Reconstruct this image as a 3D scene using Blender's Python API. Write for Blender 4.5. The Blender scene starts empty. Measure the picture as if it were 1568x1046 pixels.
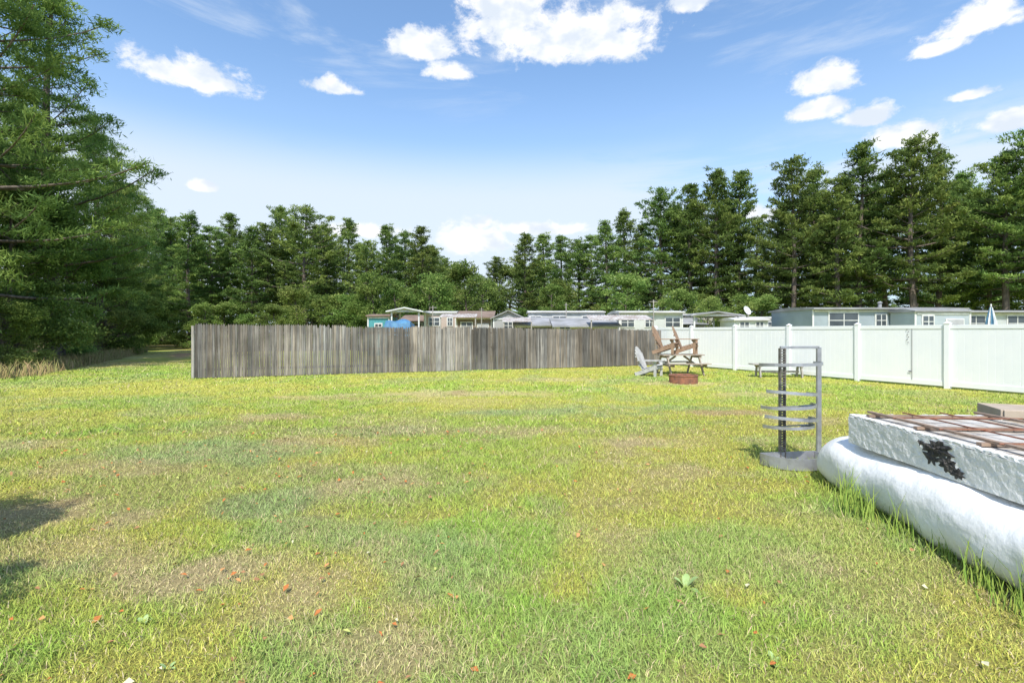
import bpy, math, random
import numpy as np
from mathutils import Vector, Matrix
random.seed(7); rng=np.random.default_rng(7)
scene=bpy.context.scene
D=bpy.data
# ------------------------------------------------------------------ camera
cam=D.objects.new("camera",D.cameras.new("camera")); scene.collection.objects.link(cam)
cam.location=(0,0,1.6); cam.rotation_euler=(math.pi/2,0,0)
cam.data.sensor_width=36; cam.data.lens=17.45; cam.data.shift_y=-0.0096
cam.data.clip_end=2000; cam.data.clip_start=0.05
scene.camera=cam
scene.view_settings.view_transform='Standard'; scene.view_settings.look='None'; scene.view_settings.exposure=0
# ------------------------------------------------------------------ light
EL=math.radians(53); hz=Vector((-0.14,-0.99)).normalized()
sv=Vector((hz.x*math.cos(EL),hz.y*math.cos(EL),math.sin(EL)))
sun=D.objects.new("sun",D.lights.new("sun",'SUN')); scene.collection.objects.link(sun)
sun.data.energy=5.0; sun.data.angle=math.radians(0.53); sun.data.color=(1,0.95,0.87)
sun.rotation_euler=sv.to_track_quat('Z','Y').to_euler(); sun.location=(0,-5,30)
# ------------------------------------------------------------------ world
W=D.worlds.new("World"); scene.world=W; W.use_nodes=True
nt=W.node_tree; nt.nodes.clear()
def N(t): return nt.nodes.new(t)
def lk(a,b): nt.links.new(a,b)
def M(op,a,b=None,c=None,clamp=False):
    n=N('ShaderNodeMath'); n.operation=op; n.use_clamp=clamp
    for i,v in enumerate((a,b,c)):
        if v is None: continue
        if isinstance(v,(int,float)): n.inputs[i].default_value=v
        else: lk(v,n.inputs[i])
    return n.outputs[0]
def SS(v,a,b):
    n=N('ShaderNodeMapRange'); n.interpolation_type='SMOOTHSTEP'
    lk(v,n.inputs[0]); n.inputs[1].default_value=a; n.inputs[2].default_value=b
    return n.outputs[0]
def MIXC(f,a,b):
    n=N('ShaderNodeMix'); n.data_type='RGBA'
    if isinstance(f,(int,float)): n.inputs[0].default_value=f
    else: lk(f,n.inputs[0])
    for s,v in ((6,a),(7,b)):
        if isinstance(v,tuple): n.inputs[s].default_value=(*v,1)
        else: lk(v,n.inputs[s])
    return n.outputs[2]
sky=N('ShaderNodeTexSky'); sky.sky_type='NISHITA'; sky.sun_disc=False
sky.sun_elevation=EL; sky.sun_rotation=math.atan2(hz.x,hz.y)%(2*math.pi)
sky.air_density=1.0; sky.dust_density=0.8; sky.ozone_density=1.6
tc=N('ShaderNodeTexCoord'); nrm=N('ShaderNodeVectorMath'); nrm.operation='NORMALIZE'; lk(tc.outputs['Generated'],nrm.inputs[0])
sep=N('ShaderNodeSeparateXYZ'); lk(nrm.outputs[0],sep.inputs[0])
az=M('ARCTAN2',sep.outputs[0],sep.outputs[1]); el=M('ARCSINE',sep.outputs[2])
comb=N('ShaderNodeCombineXYZ'); lk(az,comb.inputs[0]); lk(M('MULTIPLY',el,1.5),comb.inputs[1])
def noise(vec,scale,detail=6,rough=0.55,dist=0.0):
    n=N('ShaderNodeTexNoise'); n.inputs['Scale'].default_value=scale; n.inputs['Detail'].default_value=detail
    n.inputs['Roughness'].default_value=rough; n.inputs['Distortion'].default_value=dist; lk(vec,n.inputs['Vector']); return n.outputs[0]
n_c=noise(comb.outputs[0],15,9,0.66,0.2)
clouds=[(0.10,0.585,.20,.056),(-0.01,0.64,.09,.07),(0.20,0.575,.12,.038),(-0.637,0.51,.135,.036),(-0.183,0.575,.075,.034),(-0.35,0.49,.055,.018),(-0.13,0.52,.05,.02),
(0.629,0.50,.065,.036),(0.62,0.445,.065,.026),(0.725,0.435,.055,.024),(0.80,0.39,.09,.032),(0.86,0.57,.065,.018),(0.94,0.62,.11,.034),
(0.93,0.477,.05,.013),(1.01,0.425,.06,.022),(-0.078,0.185,.08,.045),(0.06,0.205,.09,.018),(-0.62,0.29,.03,.013),(0.36,0.66,.05,.02),
(1.3,0.3,.2,.05),(-1.5,0.45,.3,.06),(0.51,0.235,.05,.02),(-.3,.2,.12,.018)]
best=None
for (u,v,a,b) in clouds:
    a0=math.atan(u); e0=math.atan(v/math.sqrt(1+u*u)); aa=a*math.cos(a0)**1.5; bb=b*math.cos(a0)
    dx=M('MULTIPLY',M('SUBTRACT',az,a0),1/aa); dy=M('MULTIPLY',M('SUBTRACT',el,e0),1/bb)
    dyn=M('MULTIPLY',M('MINIMUM',dy,0.0),1.6); dyp=M('MAXIMUM',dy,0.0)
    r=M('ADD',M('MULTIPLY',dx,dx),M('ADD',M('MULTIPLY',dyn,dyn),M('MULTIPLY',dyp,dyp)))
    f=M('SUBTRACT',1.0,M('SQRT',r))
    best=f if best is None else M('MAXIMUM',best,f)
best=M('MAXIMUM',best,-1.5)
dens=M('ADD',best,M('MULTIPLY',M('SUBTRACT',n_c,0.5),2.6))
mask=M('MULTIPLY',SS(dens,-0.16,0.42),0.98)
off=N('ShaderNodeVectorMath'); off.operation='ADD'; lk(comb.outputs[0],off.inputs[0]); off.inputs[1].default_value=(-0.01,-0.03,0)
n_s=noise(off.outputs[0],14,4,0.5)
shade=SS(n_s,0.36,0.56)
K=10/15
ccol=MIXC(shade,(8.0*K,8.8*K,9.9*K),(10.8*K,10.9*K,11.2*K))
cs=N('ShaderNodeMapping'); cs.inputs['Scale'].default_value=(1.6,5.5,1); cs.inputs['Rotation'].default_value=(0,0,0.10); lk(comb.outputs[0],cs.inputs[0])
n_v=noise(cs.outputs[0],1.5,8,0.6,0.5)
band=M('MULTIPLY',SS(el,0.0,0.10),M('SUBTRACT',1.0,SS(el,0.25,0.37)))
leftb=M('SUBTRACT',1.0,SS(az,0.05,0.45))
veil=M('MULTIPLY',M('MULTIPLY',SS(M('ADD',n_v,M('MULTIPLY',leftb,0.20)),0.40,0.64),band),0.82)
hi=M('MULTIPLY',M('MULTIPLY',SS(n_v,0.50,0.75),SS(el,0.36,0.5)),0.6)
veil=M('MAXIMUM',veil,hi)
haze=M('MULTIPLY',M('SUBTRACT',1.0,SS(el,-0.05,0.52)),0.84)
tint=N('ShaderNodeMix'); tint.data_type='RGBA'; tint.blend_type='MULTIPLY'; tint.inputs[0].default_value=1
lk(sky.outputs[0],tint.inputs[6]); tint.inputs[7].default_value=(1.5,1.68,1.75,1)
skyc=MIXC(haze,tint.outputs[2],(6.4*K,8.0*K,10.2*K))
skyc=MIXC(veil,skyc,(8.2*K,9.1*K,10.2*K))
skyc=MIXC(mask,skyc,ccol)
bg=N('ShaderNodeBackground'); bg.inputs[1].default_value=0.15; lk(skyc,bg.inputs[0])
wo=N('ShaderNodeOutputWorld'); lk(bg.outputs[0],wo.inputs[0])
# ------------------------------------------------------------------ material helpers
def new_mat(name):
    m=D.materials.new(name); m.use_nodes=True; m.node_tree.nodes.clear(); return m,m.node_tree
def simple(name,col,col2=None,rough=0.7,scale=6,bump=0.0,bscale=None,metal=0.0,stretch=(1,1,1),contrast=(0.35,0.65),detail=6,bdist=.02):
    m,t=new_mat(name); n=t.nodes; L=t.links
    out=n.new('ShaderNodeOutputMaterial'); b=n.new('ShaderNodeBsdfPrincipled'); L.new(b.outputs[0],out.inputs[0])
    b.inputs['Roughness'].default_value=rough; b.inputs['Metallic'].default_value=metal
    tc=n.new('ShaderNodeTexCoord'); mp=n.new('ShaderNodeMapping'); mp.inputs['Scale'].default_value=stretch; L.new(tc.outputs['Object'],mp.inputs[0])
    ns=n.new('ShaderNodeTexNoise'); ns.inputs['Scale'].default_value=scale; ns.inputs['Detail'].default_value=detail; L.new(mp.outputs[0],ns.inputs['Vector'])
    mr=n.new('ShaderNodeMapRange'); mr.inputs[1].default_value=contrast[0]; mr.inputs[2].default_value=contrast[1]; L.new(ns.outputs[0],mr.inputs[0])
    mx=n.new('ShaderNodeMix'); mx.data_type='RGBA'; L.new(mr.outputs[0],mx.inputs[0])
    if col2 is None: col2=tuple(c*0.78 for c in col)
    mx.inputs[6].default_value=(*col,1); mx.inputs[7].default_value=(*col2,1)
    L.new(mx.outputs[2],b.inputs['Base Color'])
    if bump>0:
        nb=n.new('ShaderNodeTexNoise'); nb.inputs['Scale'].default_value=bscale or scale*3; nb.inputs['Detail'].default_value=6; L.new(mp.outputs[0],nb.inputs['Vector'])
        bp=n.new('ShaderNodeBump'); bp.inputs['Strength'].default_value=bump; bp.inputs['Distance'].default_value=bdist; L.new(nb.outputs[0],bp.inputs['Height']); L.new(bp.outputs[0],b.inputs['Normal'])
    return m
def attr_leaf(name,stops,trans=0.35,rndval=0.25,hue=0.0):
    m,t=new_mat(name); n=t.nodes; L=t.links
    out=n.new('ShaderNodeOutputMaterial')
    at=n.new('ShaderNodeAttribute'); at.attribute_name='tint'
    cr=n.new('ShaderNodeValToRGB'); cr.color_ramp.elements[0].position=stops[0][0]; cr.color_ramp.elements[0].color=(*stops[0][1],1)
    cr.color_ramp.elements[1].position=stops[-1][0]; cr.color_ramp.elements[1].color=(*stops[-1][1],1)
    for p,c in stops[1:-1]:
        e=cr.color_ramp.elements.new(p); e.color=(*c,1)
    L.new(at.outputs['Fac'],cr.inputs[0])
    oi=n.new('ShaderNodeObjectInfo'); mr=n.new('ShaderNodeMapRange'); mr.inputs[3].default_value=1-rndval; mr.inputs[4].default_value=1+rndval; L.new(oi.outputs['Random'],mr.inputs[0])
    hs=n.new('ShaderNodeHueSaturation'); L.new(cr.outputs[0],hs.inputs['Color']); L.new(mr.outputs[0],hs.inputs['Value'])
    mh=n.new('ShaderNodeMapRange'); mh.inputs[3].default_value=0.485+hue; mh.inputs[4].default_value=0.515+hue
    mm=n.new('ShaderNodeMath'); mm.operation='FRACT'; m7=n.new('ShaderNodeMath'); m7.operation='MULTIPLY'; m7.inputs[1].default_value=7.3; L.new(oi.outputs['Random'],m7.inputs[0]); L.new(m7.outputs[0],mm.inputs[0]); L.new(mm.outputs[0],mh.inputs[0]); L.new(mh.outputs[0],hs.inputs['Hue'])
    b=n.new('ShaderNodeBsdfDiffuse'); L.new(hs.outputs[0],b.inputs[0])
    tr=n.new('ShaderNodeBsdfTranslucent'); L.new(hs.outputs[0],tr.inputs[0])
    mix=n.new('ShaderNodeMixShader'); mix.inputs[0].default_value=trans; L.new(b.outputs[0],mix.inputs[1]); L.new(tr.outputs[0],mix.inputs[2]); L.new(mix.outputs[0],out.inputs[0])
    return m
M_pine=attr_leaf("pine_needles",[(0.0,(0.085,0.145,0.050)),(0.5,(0.185,0.275,0.075)),(1.0,(0.38,0.46,0.12))],0.38,0.20)
M_leaf=attr_leaf("broad_leaves",[(0.0,(0.09,0.155,0.04)),(0.5,(0.19,0.28,0.07)),(1.0,(0.38,0.44,0.14))],0.38,0.22)
M_bark=simple("bark",(0.20,0.16,0.13),(0.10,0.08,0.065),0.9,4,0.8,12,stretch=(3,3,0.6))
# ------------------------------------------------------------------ quad mesh helper (numpy)
def quad_mesh(name,V,F,mats,midx=None,tint=None,col=None,smooth=None):
    me=D.meshes.new(name); nv=len(V); nf=len(F)
    me.vertices.add(nv); me.vertices.foreach_set('co',np.ascontiguousarray(V,dtype=np.float32).ravel())
    me.loops.add(nf*4); me.loops.foreach_set('vertex_index',np.ascontiguousarray(F,dtype=np.int32).ravel())
    me.polygons.add(nf); me.polygons.foreach_set('loop_start',np.arange(0,nf*4,4,dtype=np.int32))
    for m in mats: me.materials.append(m)
    if midx is not None: me.polygons.foreach_set('material_index',midx.astype(np.int32))
    sm=np.zeros(nf,bool) if smooth is None else smooth
    me.polygons.foreach_set('use_smooth',sm)
    me.update(calc_edges=True)
    if tint is not None:
        a=me.attributes.new('tint','FLOAT','POINT'); a.data.foreach_set('value',tint.astype(np.float32))
    if col is not None:
        a=me.attributes.new('Col','FLOAT_COLOR','POINT'); c=np.ones((nv,4),np.float32); c[:,:3]=col; a.data.foreach_set('color',c.ravel())
    return me
def tube(pts,rad,k=7):
    pts=np.array(pts,float); n=len(pts); V=[];F=[]
    for i in range(n):
        d=pts[min(i+1,n-1)]-pts[max(i-1,0)]; d/=np.linalg.norm(d)+1e-9
        a=np.cross(d,[0.3,0.9,0.1]) if abs(d[2])>0.8 else np.cross(d,[0,0,1]); a/=np.linalg.norm(a)+1e-9; b=np.cross(d,a)
        for j in range(k):
            t=2*math.pi*j/k; V.append(pts[i]+rad[i]*(math.cos(t)*a+math.sin(t)*b))
    for i in range(n-1):
        for j in range(k):
            F.append((i*k+j,i*k+(j+1)%k,(i+1)*k+(j+1)%k,(i+1)*k+j))
    return V,F
def unit(v): return v/(np.linalg.norm(v,axis=1,keepdims=True)+1e-9)
def leaves(C,T,per,spread,ln,wd,r,out=None,upbias=0.4,outbias=0.6):
    n=len(C)*per; c=np.repeat(C,per,0); t=np.repeat(T,per)
    off=r.normal(size=(n,3))*np.array(spread)*0.6; p=c+off
    d=unit(r.normal(size=(n,3))+ (0 if out is None else np.repeat(out,per,0)*outbias) + unit(off)*0.6+np.array([0,0,0.15]))
    up=unit(r.normal(size=(n,3))*0.8+np.array([0,0,upbias*2]))
    s=unit(np.cross(d,up)); l=ln*(0.6+0.8*r.random((n,1))); w=wd*(0.6+0.8*r.random((n,1)))
    V=np.stack([p-d*l*.5,p+s*w*.5,p+d*l*.5,p-s*w*.5],1).reshape(-1,3)
    F=np.arange(n*4).reshape(-1,4); ti=np.clip(t+r.normal(size=n)*0.10,0,1)
    return V,F,np.repeat(ti,4)
def assemble(name,wood,leafparts,mleaf):
    V=[];F=[];mi=[];ti=[];sm=[];o=0
    for v,f in wood:
        V.append(np.array(v));F.append(np.array(f)+o);o+=len(v);mi.append(np.zeros(len(f)));ti.append(np.zeros(len(v)));sm.append(np.ones(len(f),bool))
    for v,f,t in leafparts:
        V.append(v);F.append(f+o);o+=len(v);mi.append(np.ones(len(f)));ti.append(t);sm.append(np.zeros(len(f),bool))
    return quad_mesh(name,np.concatenate(V),np.concatenate(F),[M_bark,mleaf],np.concatenate(mi),np.concatenate(ti),smooth=np.concatenate(sm))
def make_pine(name,seed,H=16,R=3.8,lo=0.12,per=26,ln=.26,wd=.05,dens=1.0,ragged=0.45,step=(.55,1.1),sp=.32):
    r=np.random.default_rng(seed); wood=[]; C=[];T=[];O=[]
    ph=r.random(3)*6; zs=np.linspace(0,H,12)
    tx=0.14*np.sin(zs*.35+ph[0]); ty=0.14*np.sin(zs*.3+ph[1])
    wood.append(tube(np.stack([tx,ty,zs],1),0.26*(1-zs/H)**0.8+0.02,9))
    for i in range(14):
        z=H*r.uniform(.06,lo+.05); a=r.random()*6.28; l=r.uniform(.4,1.6); x0=np.interp(z,zs,tx);y0=np.interp(z,zs,ty)
        wood.append(tube([[x0,y0,z],[x0+l*math.cos(a),y0+l*math.sin(a),z-.1*l]],[.03,.008],4))
    z=lo*H
    while z<H*0.985:
        t=(z/H-lo)/(1-lo)
        prof=min(1,0.6+1.5*t)*(1-t)**0.66+0.04
        nb=int(r.integers(4,7)); a0=r.random()*6.28; wl=r.uniform(1-ragged,1.15)
        for k in range(nb):
            a=a0+k*6.283/nb+r.normal()*0.3; L=max(.30,R*prof*wl*r.uniform(0.45,1.32))
            rise=r.uniform(0.0,0.28)+0.55*t; dr=np.array([math.cos(a),math.sin(a)])
            bx=np.interp(z,zs,tx); by=np.interp(z,zs,ty); S=np.linspace(0,1,5)
            P=np.stack([bx+dr[0]*L*S,by+dr[1]*L*S,z+L*(rise*S-0.22*S*(1-t)+0.18*S**3)],1)
            wood.append(tube(P,0.05*(1-0.8*S)*(0.4+0.6*(1-t))*L/3+0.008,4))
            nt=max(3,int(L*4.8*dens)); bt=r.uniform(0.0,0.9)
            for q in range(nt):
                s=1-r.random()**1.4*0.72; side=r.normal()*0.27*L*(1.15-s)*1.1
                pp=np.array([np.interp(s,S,P[:,i]) for i in range(3)])
                pp[0]+=-dr[1]*side; pp[1]+=dr[0]*side; pp[2]+=r.normal()*0.045+0.05
                C.append(pp);T.append(bt*0.6+0.22*r.random()+0.24*s-.04);O.append([dr[0],dr[1],0.45])
        z+=r.uniform(*step)*(1-0.5*t)
    for i in range(6): C.append(np.array([tx[-1],ty[-1],H-0.15*i]));T.append(.6);O.append([0,0,1.])
    C=np.array(C);T=np.array(T);O=np.array(O)
    return assemble(name,wood,[leaves(C,T,per,(sp,sp,sp*.34),ln,wd,r,O,0.9)],M_pine)
def make_broad(name,seed,H=8,R=3,lo=0.15,nclump=420,per=34,ls=.13,mat=None,cs=.34):
    r=np.random.default_rng(seed); wood=[];C=[];T=[]
    zs=np.linspace(0,H*.8,8); tx=.15*np.sin(zs*.6+r.random()*6); ty=.15*np.sin(zs*.5+r.random()*6)
    wood.append(tube(np.stack([tx,ty,zs],1),0.02*H*(1-zs/H)**1.1+.01,8))
    lobes=[]
    for i in range(20):
        a=r.random()*6.28; z=H*(lo+(0.93-lo)*r.random()); t=(z/H-lo)/(1-lo); rr=R*(math.sin(math.pi*min(1,.25+.72*t))**.7)*r.uniform(.45,.9)
        e=np.array([rr*math.cos(a),rr*math.sin(a),z]); lobes.append((e,R*r.uniform(.18,.38),r.random()))
        z0=max(.1*H,z-rr*.8); s=np.array([np.interp(z0,zs,tx),np.interp(z0,zs,ty),z0]); mid=(s+e)/2+np.array([0,0,-.15])
        wood.append(tube([s,mid,e],[.012*H*.6,.007*H*.6,.01],5))
    lobes.append((np.array([0,0,H*.88]),R*.35,.6)); lobes.append((np.array([0,0,H*.55]),R*.6,.4))
    for i in range(nclump):
        e,s,tt=lobes[r.integers(len(lobes))]; d=r.normal(size=3); d/=np.linalg.norm(d); p=e+d*s*r.random()**.4*np.array([1,1,.8])
        if p[2]<0.15: p[2]=.15+r.random()*.3
        C.append(p);T.append(.10+.5*tt+.35*r.random())
    C=np.array(C);T=np.array(T); O=unit(C-np.array([0,0,H*.5]))
    return assemble(name,wood,[leaves(C,T,per,(cs,cs,cs*.7),ls*1.3,ls*.8,r,O,.7)],mat or M_leaf)
pinesF=[make_pine("pine_mesh_%d"%i,11+i,16,[4.2,4.9,3.8,4.6,3.6][i],[.12,.30,.20,.36,.14][i],18,.34,.095,1.0,.5) for i in range(5)]
pinesN=[make_pine("pine_near_mesh_%d"%i,31+i,16,[4.3,3.8,4.1][i],[.08,.14,.1][i],38,.25,.044,1.1,0.6,(.6,1.2),.31) for i in range(3)]
broadF=[make_broad("broad_mesh_%d"%i,51+i,8,[3,2.6,3.3][i],.08,380,24,.16) for i in range(3)]
broadN=[make_broad("broad_near_mesh_%d"%i,61+i,8,[2.6,3.0][i],.03,700,44,.10,None,.30) for i in range(2)]
def put(mesh,name,x,y,H,base,coll=None,wide=1.0):
    o=D.objects.new(name,mesh); (coll or scene.collection).objects.link(o)
    s=H/base; w=s*random.uniform(.92,1.12)*wide; o.location=(x,y,-0.03); o.scale=(w,w,s); o.rotation_euler=(0,0,random.random()*6.28); return o
for i,(x,y,H) in enumerate([(-21.2,20,20.5),(-24.2,26,19.5),(-27.6,33,15.8),(-33.0,41,15.6),(-39.2,51,16.8),(-45.0,61,17.5),(-25.5,18,19),(-29.5,25,20),(-34,34,18),(-24,11,19),(-36.5,46,15.5),(-41,42,19)]):
    put(pinesN[i%3],"pine_tree",x,y,H,16)
for i,(x,y,H,w) in enumerate([(-20.2,17.0,5.5,1.0),(-21.8,21.5,8.5,1.0),(-24.4,27,8,1.0),(-28.0,34,7,1.2),(-32.5,42,7,1.2),(-38,51,7,1.3),(-43,60,7.5,1.3),(-21,14,6,1),(-27,23,11,1.0),(-19.9,19.3,3.0,1.3),(-47,68,8,1.4)]):
    put(broadN[i%2],"deciduous_tree",x,y,H,8,wide=w)
def T(px): return (px-784)/760
for i,(px,top,d) in enumerate([(1012,292,52),(1058,284,50),(1098,260,48),(1132,266,50),(1190,325,46),(1214,246,43),(1246,262,45),(1285,268,41),(1318,224,42),(1356,262,44),(1398,216,40),(1438,236,42),(1475,262,44),(1512,296,42),(1540,232,38),(1580,200,37),(1625,215,39),(1680,230,37),(1740,215,39),(1810,220,36)]):
    put(pinesF[(i*3+1)%5],"pine_tree",T(px)*d,d,1.6+(508-top)*d/760,16,wide=.92)
dist=D.collections.new("distant_tree_line")
sk=[(238,322),(262,335),(290,326),(322,346),(352,328),(385,352),(408,345),(432,316),(468,314),(500,350),(535,338),(562,370),(592,344),(620,354),(645,348),(662,378)]
for i,(px,top) in enumerate(sk):
    d=(70 if px<280 else 54)+4*math.sin(i*2.1); put(pinesF[i%5],"pine_tree",T(px)*d,d,1.6+(508-top)*d/760,16,dist)
    d+=9; put(pinesF[(i+2)%5],"pine_tree",T(px+17)*d,d,1.6+(508-top-30)*d/760*0.97,16,dist,wide=1.1)
for i,(px,top) in enumerate([(682,398),(700,405),(718,412),(738,418),(760,395),(782,405),(700,425),(750,425),(800,398),(828,400)]):
    d=85+6*math.sin(i*1.7); put((broadF if i%2 else pinesF)[i%3],"tree",T(px)*d,d,1.6+(508-top)*d/760,8 if i%2 else 16,dist)
for i,(px,top) in enumerate([(805,360),(832,358),(858,362),(885,368),(905,360),(928,342),(955,322),(982,345),(1035,320),(1075,312),(1115,310),(1160,335),(1205,310),(1250,300),(1295,295),(1335,290),(1400,290),(1450,295),(1490,305),(1540,295),(1580,285),(1640,275),(1700,265),(1780,265)]):
    d=64+5*math.sin(i*2.3)-(0 if px<1000 else 8); put(pinesF[(i*2)%5],"pine_tree",T(px)*d,d,1.6+(508-top)*d/760,16,dist,wide=1.05)
for i in range(60):
    px=285+i*25+random.uniform(-10,10); d=46 if px<690 else (76 if px<800 else (55 if px<1000 else 41)); d+=random.uniform(-3,4)
    H=random.uniform(2.6,6.0)
    if px>1180: d+=8; H*=.75
    put(broadF[i%3],"shrub",T(px)*d,d,H,8,dist,wide=1.35)
for i in range(34):
    px=-40+i*60+random.uniform(-15,15); d=random.uniform(92,108); put(pinesF[i%5] if i%3 else broadF[0],"tree",T(px)*d,d,random.uniform(9.5,12.5),16 if i%3 else 8,dist,wide=1.6)
e=D.objects.new("distant_tree_line",None); scene.collection.objects.link(e); e.instance_type='COLLECTION'; e.instance_collection=dist
for (px,top,d,k) in [(958,418,47,2),(862,425,52,0),(845,430,50,1),(570,412,42,1),(605,425,43,0),(712,402,60,2),(1085,452,37,0),(455,440,42,2),(660,415,46,0)]:
    put(broadF[k],"deciduous_tree",T(px)*d,d,1.6+(508-top)*d/760,8)
# ------------------------------------------------------------------ lawn
def vn(x,y,s,seed):
    r=np.random.default_rng(seed); L=r.random((256,256)); x=x/s+1000.37; y=y/s+1000.71
    xi=np.floor(x).astype(int); yi=np.floor(y).astype(int); fx=x-xi; fy=y-yi; fx=fx*fx*(3-2*fx); fy=fy*fy*(3-2*fy)
    a=L[xi%256,yi%256];b=L[(xi+1)%256,yi%256];c=L[xi%256,(yi+1)%256];d=L[(xi+1)%256,(yi+1)%256]
    return (a*(1-fx)+b*fx)*(1-fy)+(c*(1-fx)+d*fx)*fy
def fbm(x,y,s,seed,o=4):
    v=0;a=.5;t=0
    for i in range(o): v=v+a*vn(x,y,s/2**i,seed+i*17);t+=a;a*=.55
    return v/t
def sst(v,a,b): v=np.clip((v-a)/(b-a),0,1); return v*v*(3-2*v)
DRY=[(-1.9,3.3,.7,.4,1),(-1.3,2.9,.4,.25,.6),(-4.2,4.3,.9,.4,1),(-3.4,3.6,.5,.3,.6),(-4.6,9.2,.9,.5,.85),(-1.2,13,2.0,.7,.7),(-4.4,12,1.4,.5,.7),(4.2,9.8,1.0,.4,1),(5.2,8.8,.8,.4,.6),(-4.6,5.8,1.0,.4,.6),(-1.5,5.2,.6,.3,.6),(2.0,5.6,.5,.35,.6),(2.2,7.2,.9,.4,.5),(-7,7,1.1,.4,.6),(5.5,15.4,1.5,.6,.7),(0,8,1.1,.4,.5),(-20,24,4,3,.6),(-24,33,4,7,.6),(-0.6,2.5,.4,.2,.5),(6.5,12.5,1.3,.6,.6),(.9,4.6,.4,.2,.4),(2,3.4,.3,.2,.4),(-2.6,7.2,.8,.3,.6),(1.5,16.5,2.6,.6,.5)]
BLUE=[(-2.3,4.6,.6,.35,1),(-1.4,4.0,.7,.4,.8),(-.6,3.6,.5,.35,.8),(-4,6.5,1.5,.7,.8),(.8,9.8,2.2,.5,.9),(-.3,3.2,.5,.3,.7),(3,10.3,2,.4,.7),(-2,8,1.5,.5,.7),(-3.2,3.2,.6,.3,.6)]
LUSH=[(-.1,3.9,.8,.6,1),(.5,2.6,1.4,.5,.8),(-2.9,2.5,.8,.4,.6),(1.6,3.6,.9,.7,.6),(-8,8,2.5,1.2,.3),(3,4.2,.35,1.2,.8),(-10,20,8,3,.3)]
def blobs(x,y,Ls,seed):
    v=np.zeros_like(x); w=(fbm(x,y,.5,seed)-.5)*2.0
    for X,Y,a,b,s in Ls: v=np.maximum(v,s*sst(1.35-np.sqrt(((x-X)/a)**2+((y-Y)/b)**2)+w,0,.9))
    return v
def lawn(x,y):
    n1=fbm(x,y,2.6,1);n2=fbm(x,y,1.1,2);n3=fbm(x,y,.45,3);n4=fbm(x,y,6,4)
    base=np.array([.46,.445,.095]); green=np.array([.275,.41,.075]); dryc=np.array([.60,.46,.26]); red=np.array([.44,.29,.17]); blue=np.array([.28,.36,.16])
    g=np.clip(sst(n1*.6+n3*.4,.43,.64)*.7+blobs(x,y,LUSH,9),0,1)[:,None]
    dr=np.clip(sst(n2*.6+n4*.4,.54,.74)*.45+blobs(x,y,DRY,8)*.85+sst(n3,.62,.75)*.3,0,1)
    bl=np.clip(sst(fbm(x,y,1.6,5),.56,.68)*.45+blobs(x,y,BLUE,7),0,1)[:,None]
    c=base*(1-g)+green*g; c=c*(1-bl*.8)+blue*bl*.8
    rd=sst(fbm(x,y,.9,6)+.25*np.exp(-(((x-4.2)/1.6)**2+((y-9.8)/.8)**2)),.54,.72)[:,None]
    d=dr[:,None]; c=c*(1-d*.8)+(dryc*(1-rd)+red*rd)*d*.8
    return c,dr,g[:,0]
gx=np.concatenate([-np.geomspace(500,32,24),np.arange(-30,20,.13),np.geomspace(20.1,500,24)])
gy=np.concatenate([-np.geomspace(300,4,14),np.arange(-2,14,.11),np.arange(14,36,.2),np.geomspace(36.5,600,26)])
XX,YY=np.meshgrid(gx,gy); x=XX.ravel();y=YY.ravel()
c,dr,g=lawn(x,y)
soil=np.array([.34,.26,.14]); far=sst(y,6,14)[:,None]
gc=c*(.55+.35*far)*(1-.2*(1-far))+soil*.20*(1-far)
tx=-13-(y-18)*.60; tr=np.clip(1-np.abs(x-tx)/1.2,0,1)*sst(y,26,36)
tr=np.clip(tr*1.6,0,1)[:,None]; gc=gc*(1-tr)+np.array([.42,.27,.15])*tr
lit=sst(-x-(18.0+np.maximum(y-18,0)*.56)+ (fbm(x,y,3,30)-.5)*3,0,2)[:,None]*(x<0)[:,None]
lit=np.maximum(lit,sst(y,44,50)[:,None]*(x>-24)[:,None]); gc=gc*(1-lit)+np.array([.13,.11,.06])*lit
z=(fbm(x,y,2.2,40)-.5)*.05*(np.hypot(x,y)<60)
nx=len(gx);ny=len(gy); ii=np.arange((nx)*(ny)).reshape(ny,nx)
F=np.stack([ii[:-1,:-1],ii[:-1,1:],ii[1:,1:],ii[1:,:-1]],-1).reshape(-1,4)
mg,t=new_mat("lawn_ground"); n=t.nodes;L=t.links
out=n.new('ShaderNodeOutputMaterial');b=n.new('ShaderNodeBsdfDiffuse');L.new(b.outputs[0],out.inputs[0])
at=n.new('ShaderNodeAttribute');at.attribute_name='Col'
geo=n.new('ShaderNodeNewGeometry'); n1=n.new('ShaderNodeTexNoise');n1.inputs['Scale'].default_value=22;n1.inputs['Detail'].default_value=8;n1.inputs['Roughness'].default_value=.75;L.new(geo.outputs['Position'],n1.inputs['Vector'])
mr=n.new('ShaderNodeMapRange');mr.inputs[1].default_value=.3;mr.inputs[2].default_value=.7;mr.inputs[3].default_value=.6;mr.inputs[4].default_value=1.3;L.new(n1.outputs[0],mr.inputs[0])
vm=n.new('ShaderNodeVectorMath');vm.operation='SCALE';L.new(at.outputs['Color'],vm.inputs[0]);L.new(mr.outputs[0],vm.inputs['Scale']);L.new(vm.outputs[0],b.inputs[0])
bp=n.new('ShaderNodeBump');bp.inputs['Strength'].default_value=.5;bp.inputs['Distance'].default_value=.03;L.new(n1.outputs[0],bp.inputs['Height']);L.new(bp.outputs[0],b.inputs['Normal'])
def zg(x,y): return (fbm(x,y,2.2,40)-.5)*.05
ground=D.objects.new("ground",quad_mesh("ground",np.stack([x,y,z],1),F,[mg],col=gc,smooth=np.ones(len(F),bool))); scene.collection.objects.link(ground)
mb,t=new_mat("grass_blades"); n=t.nodes;L=t.links
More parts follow.
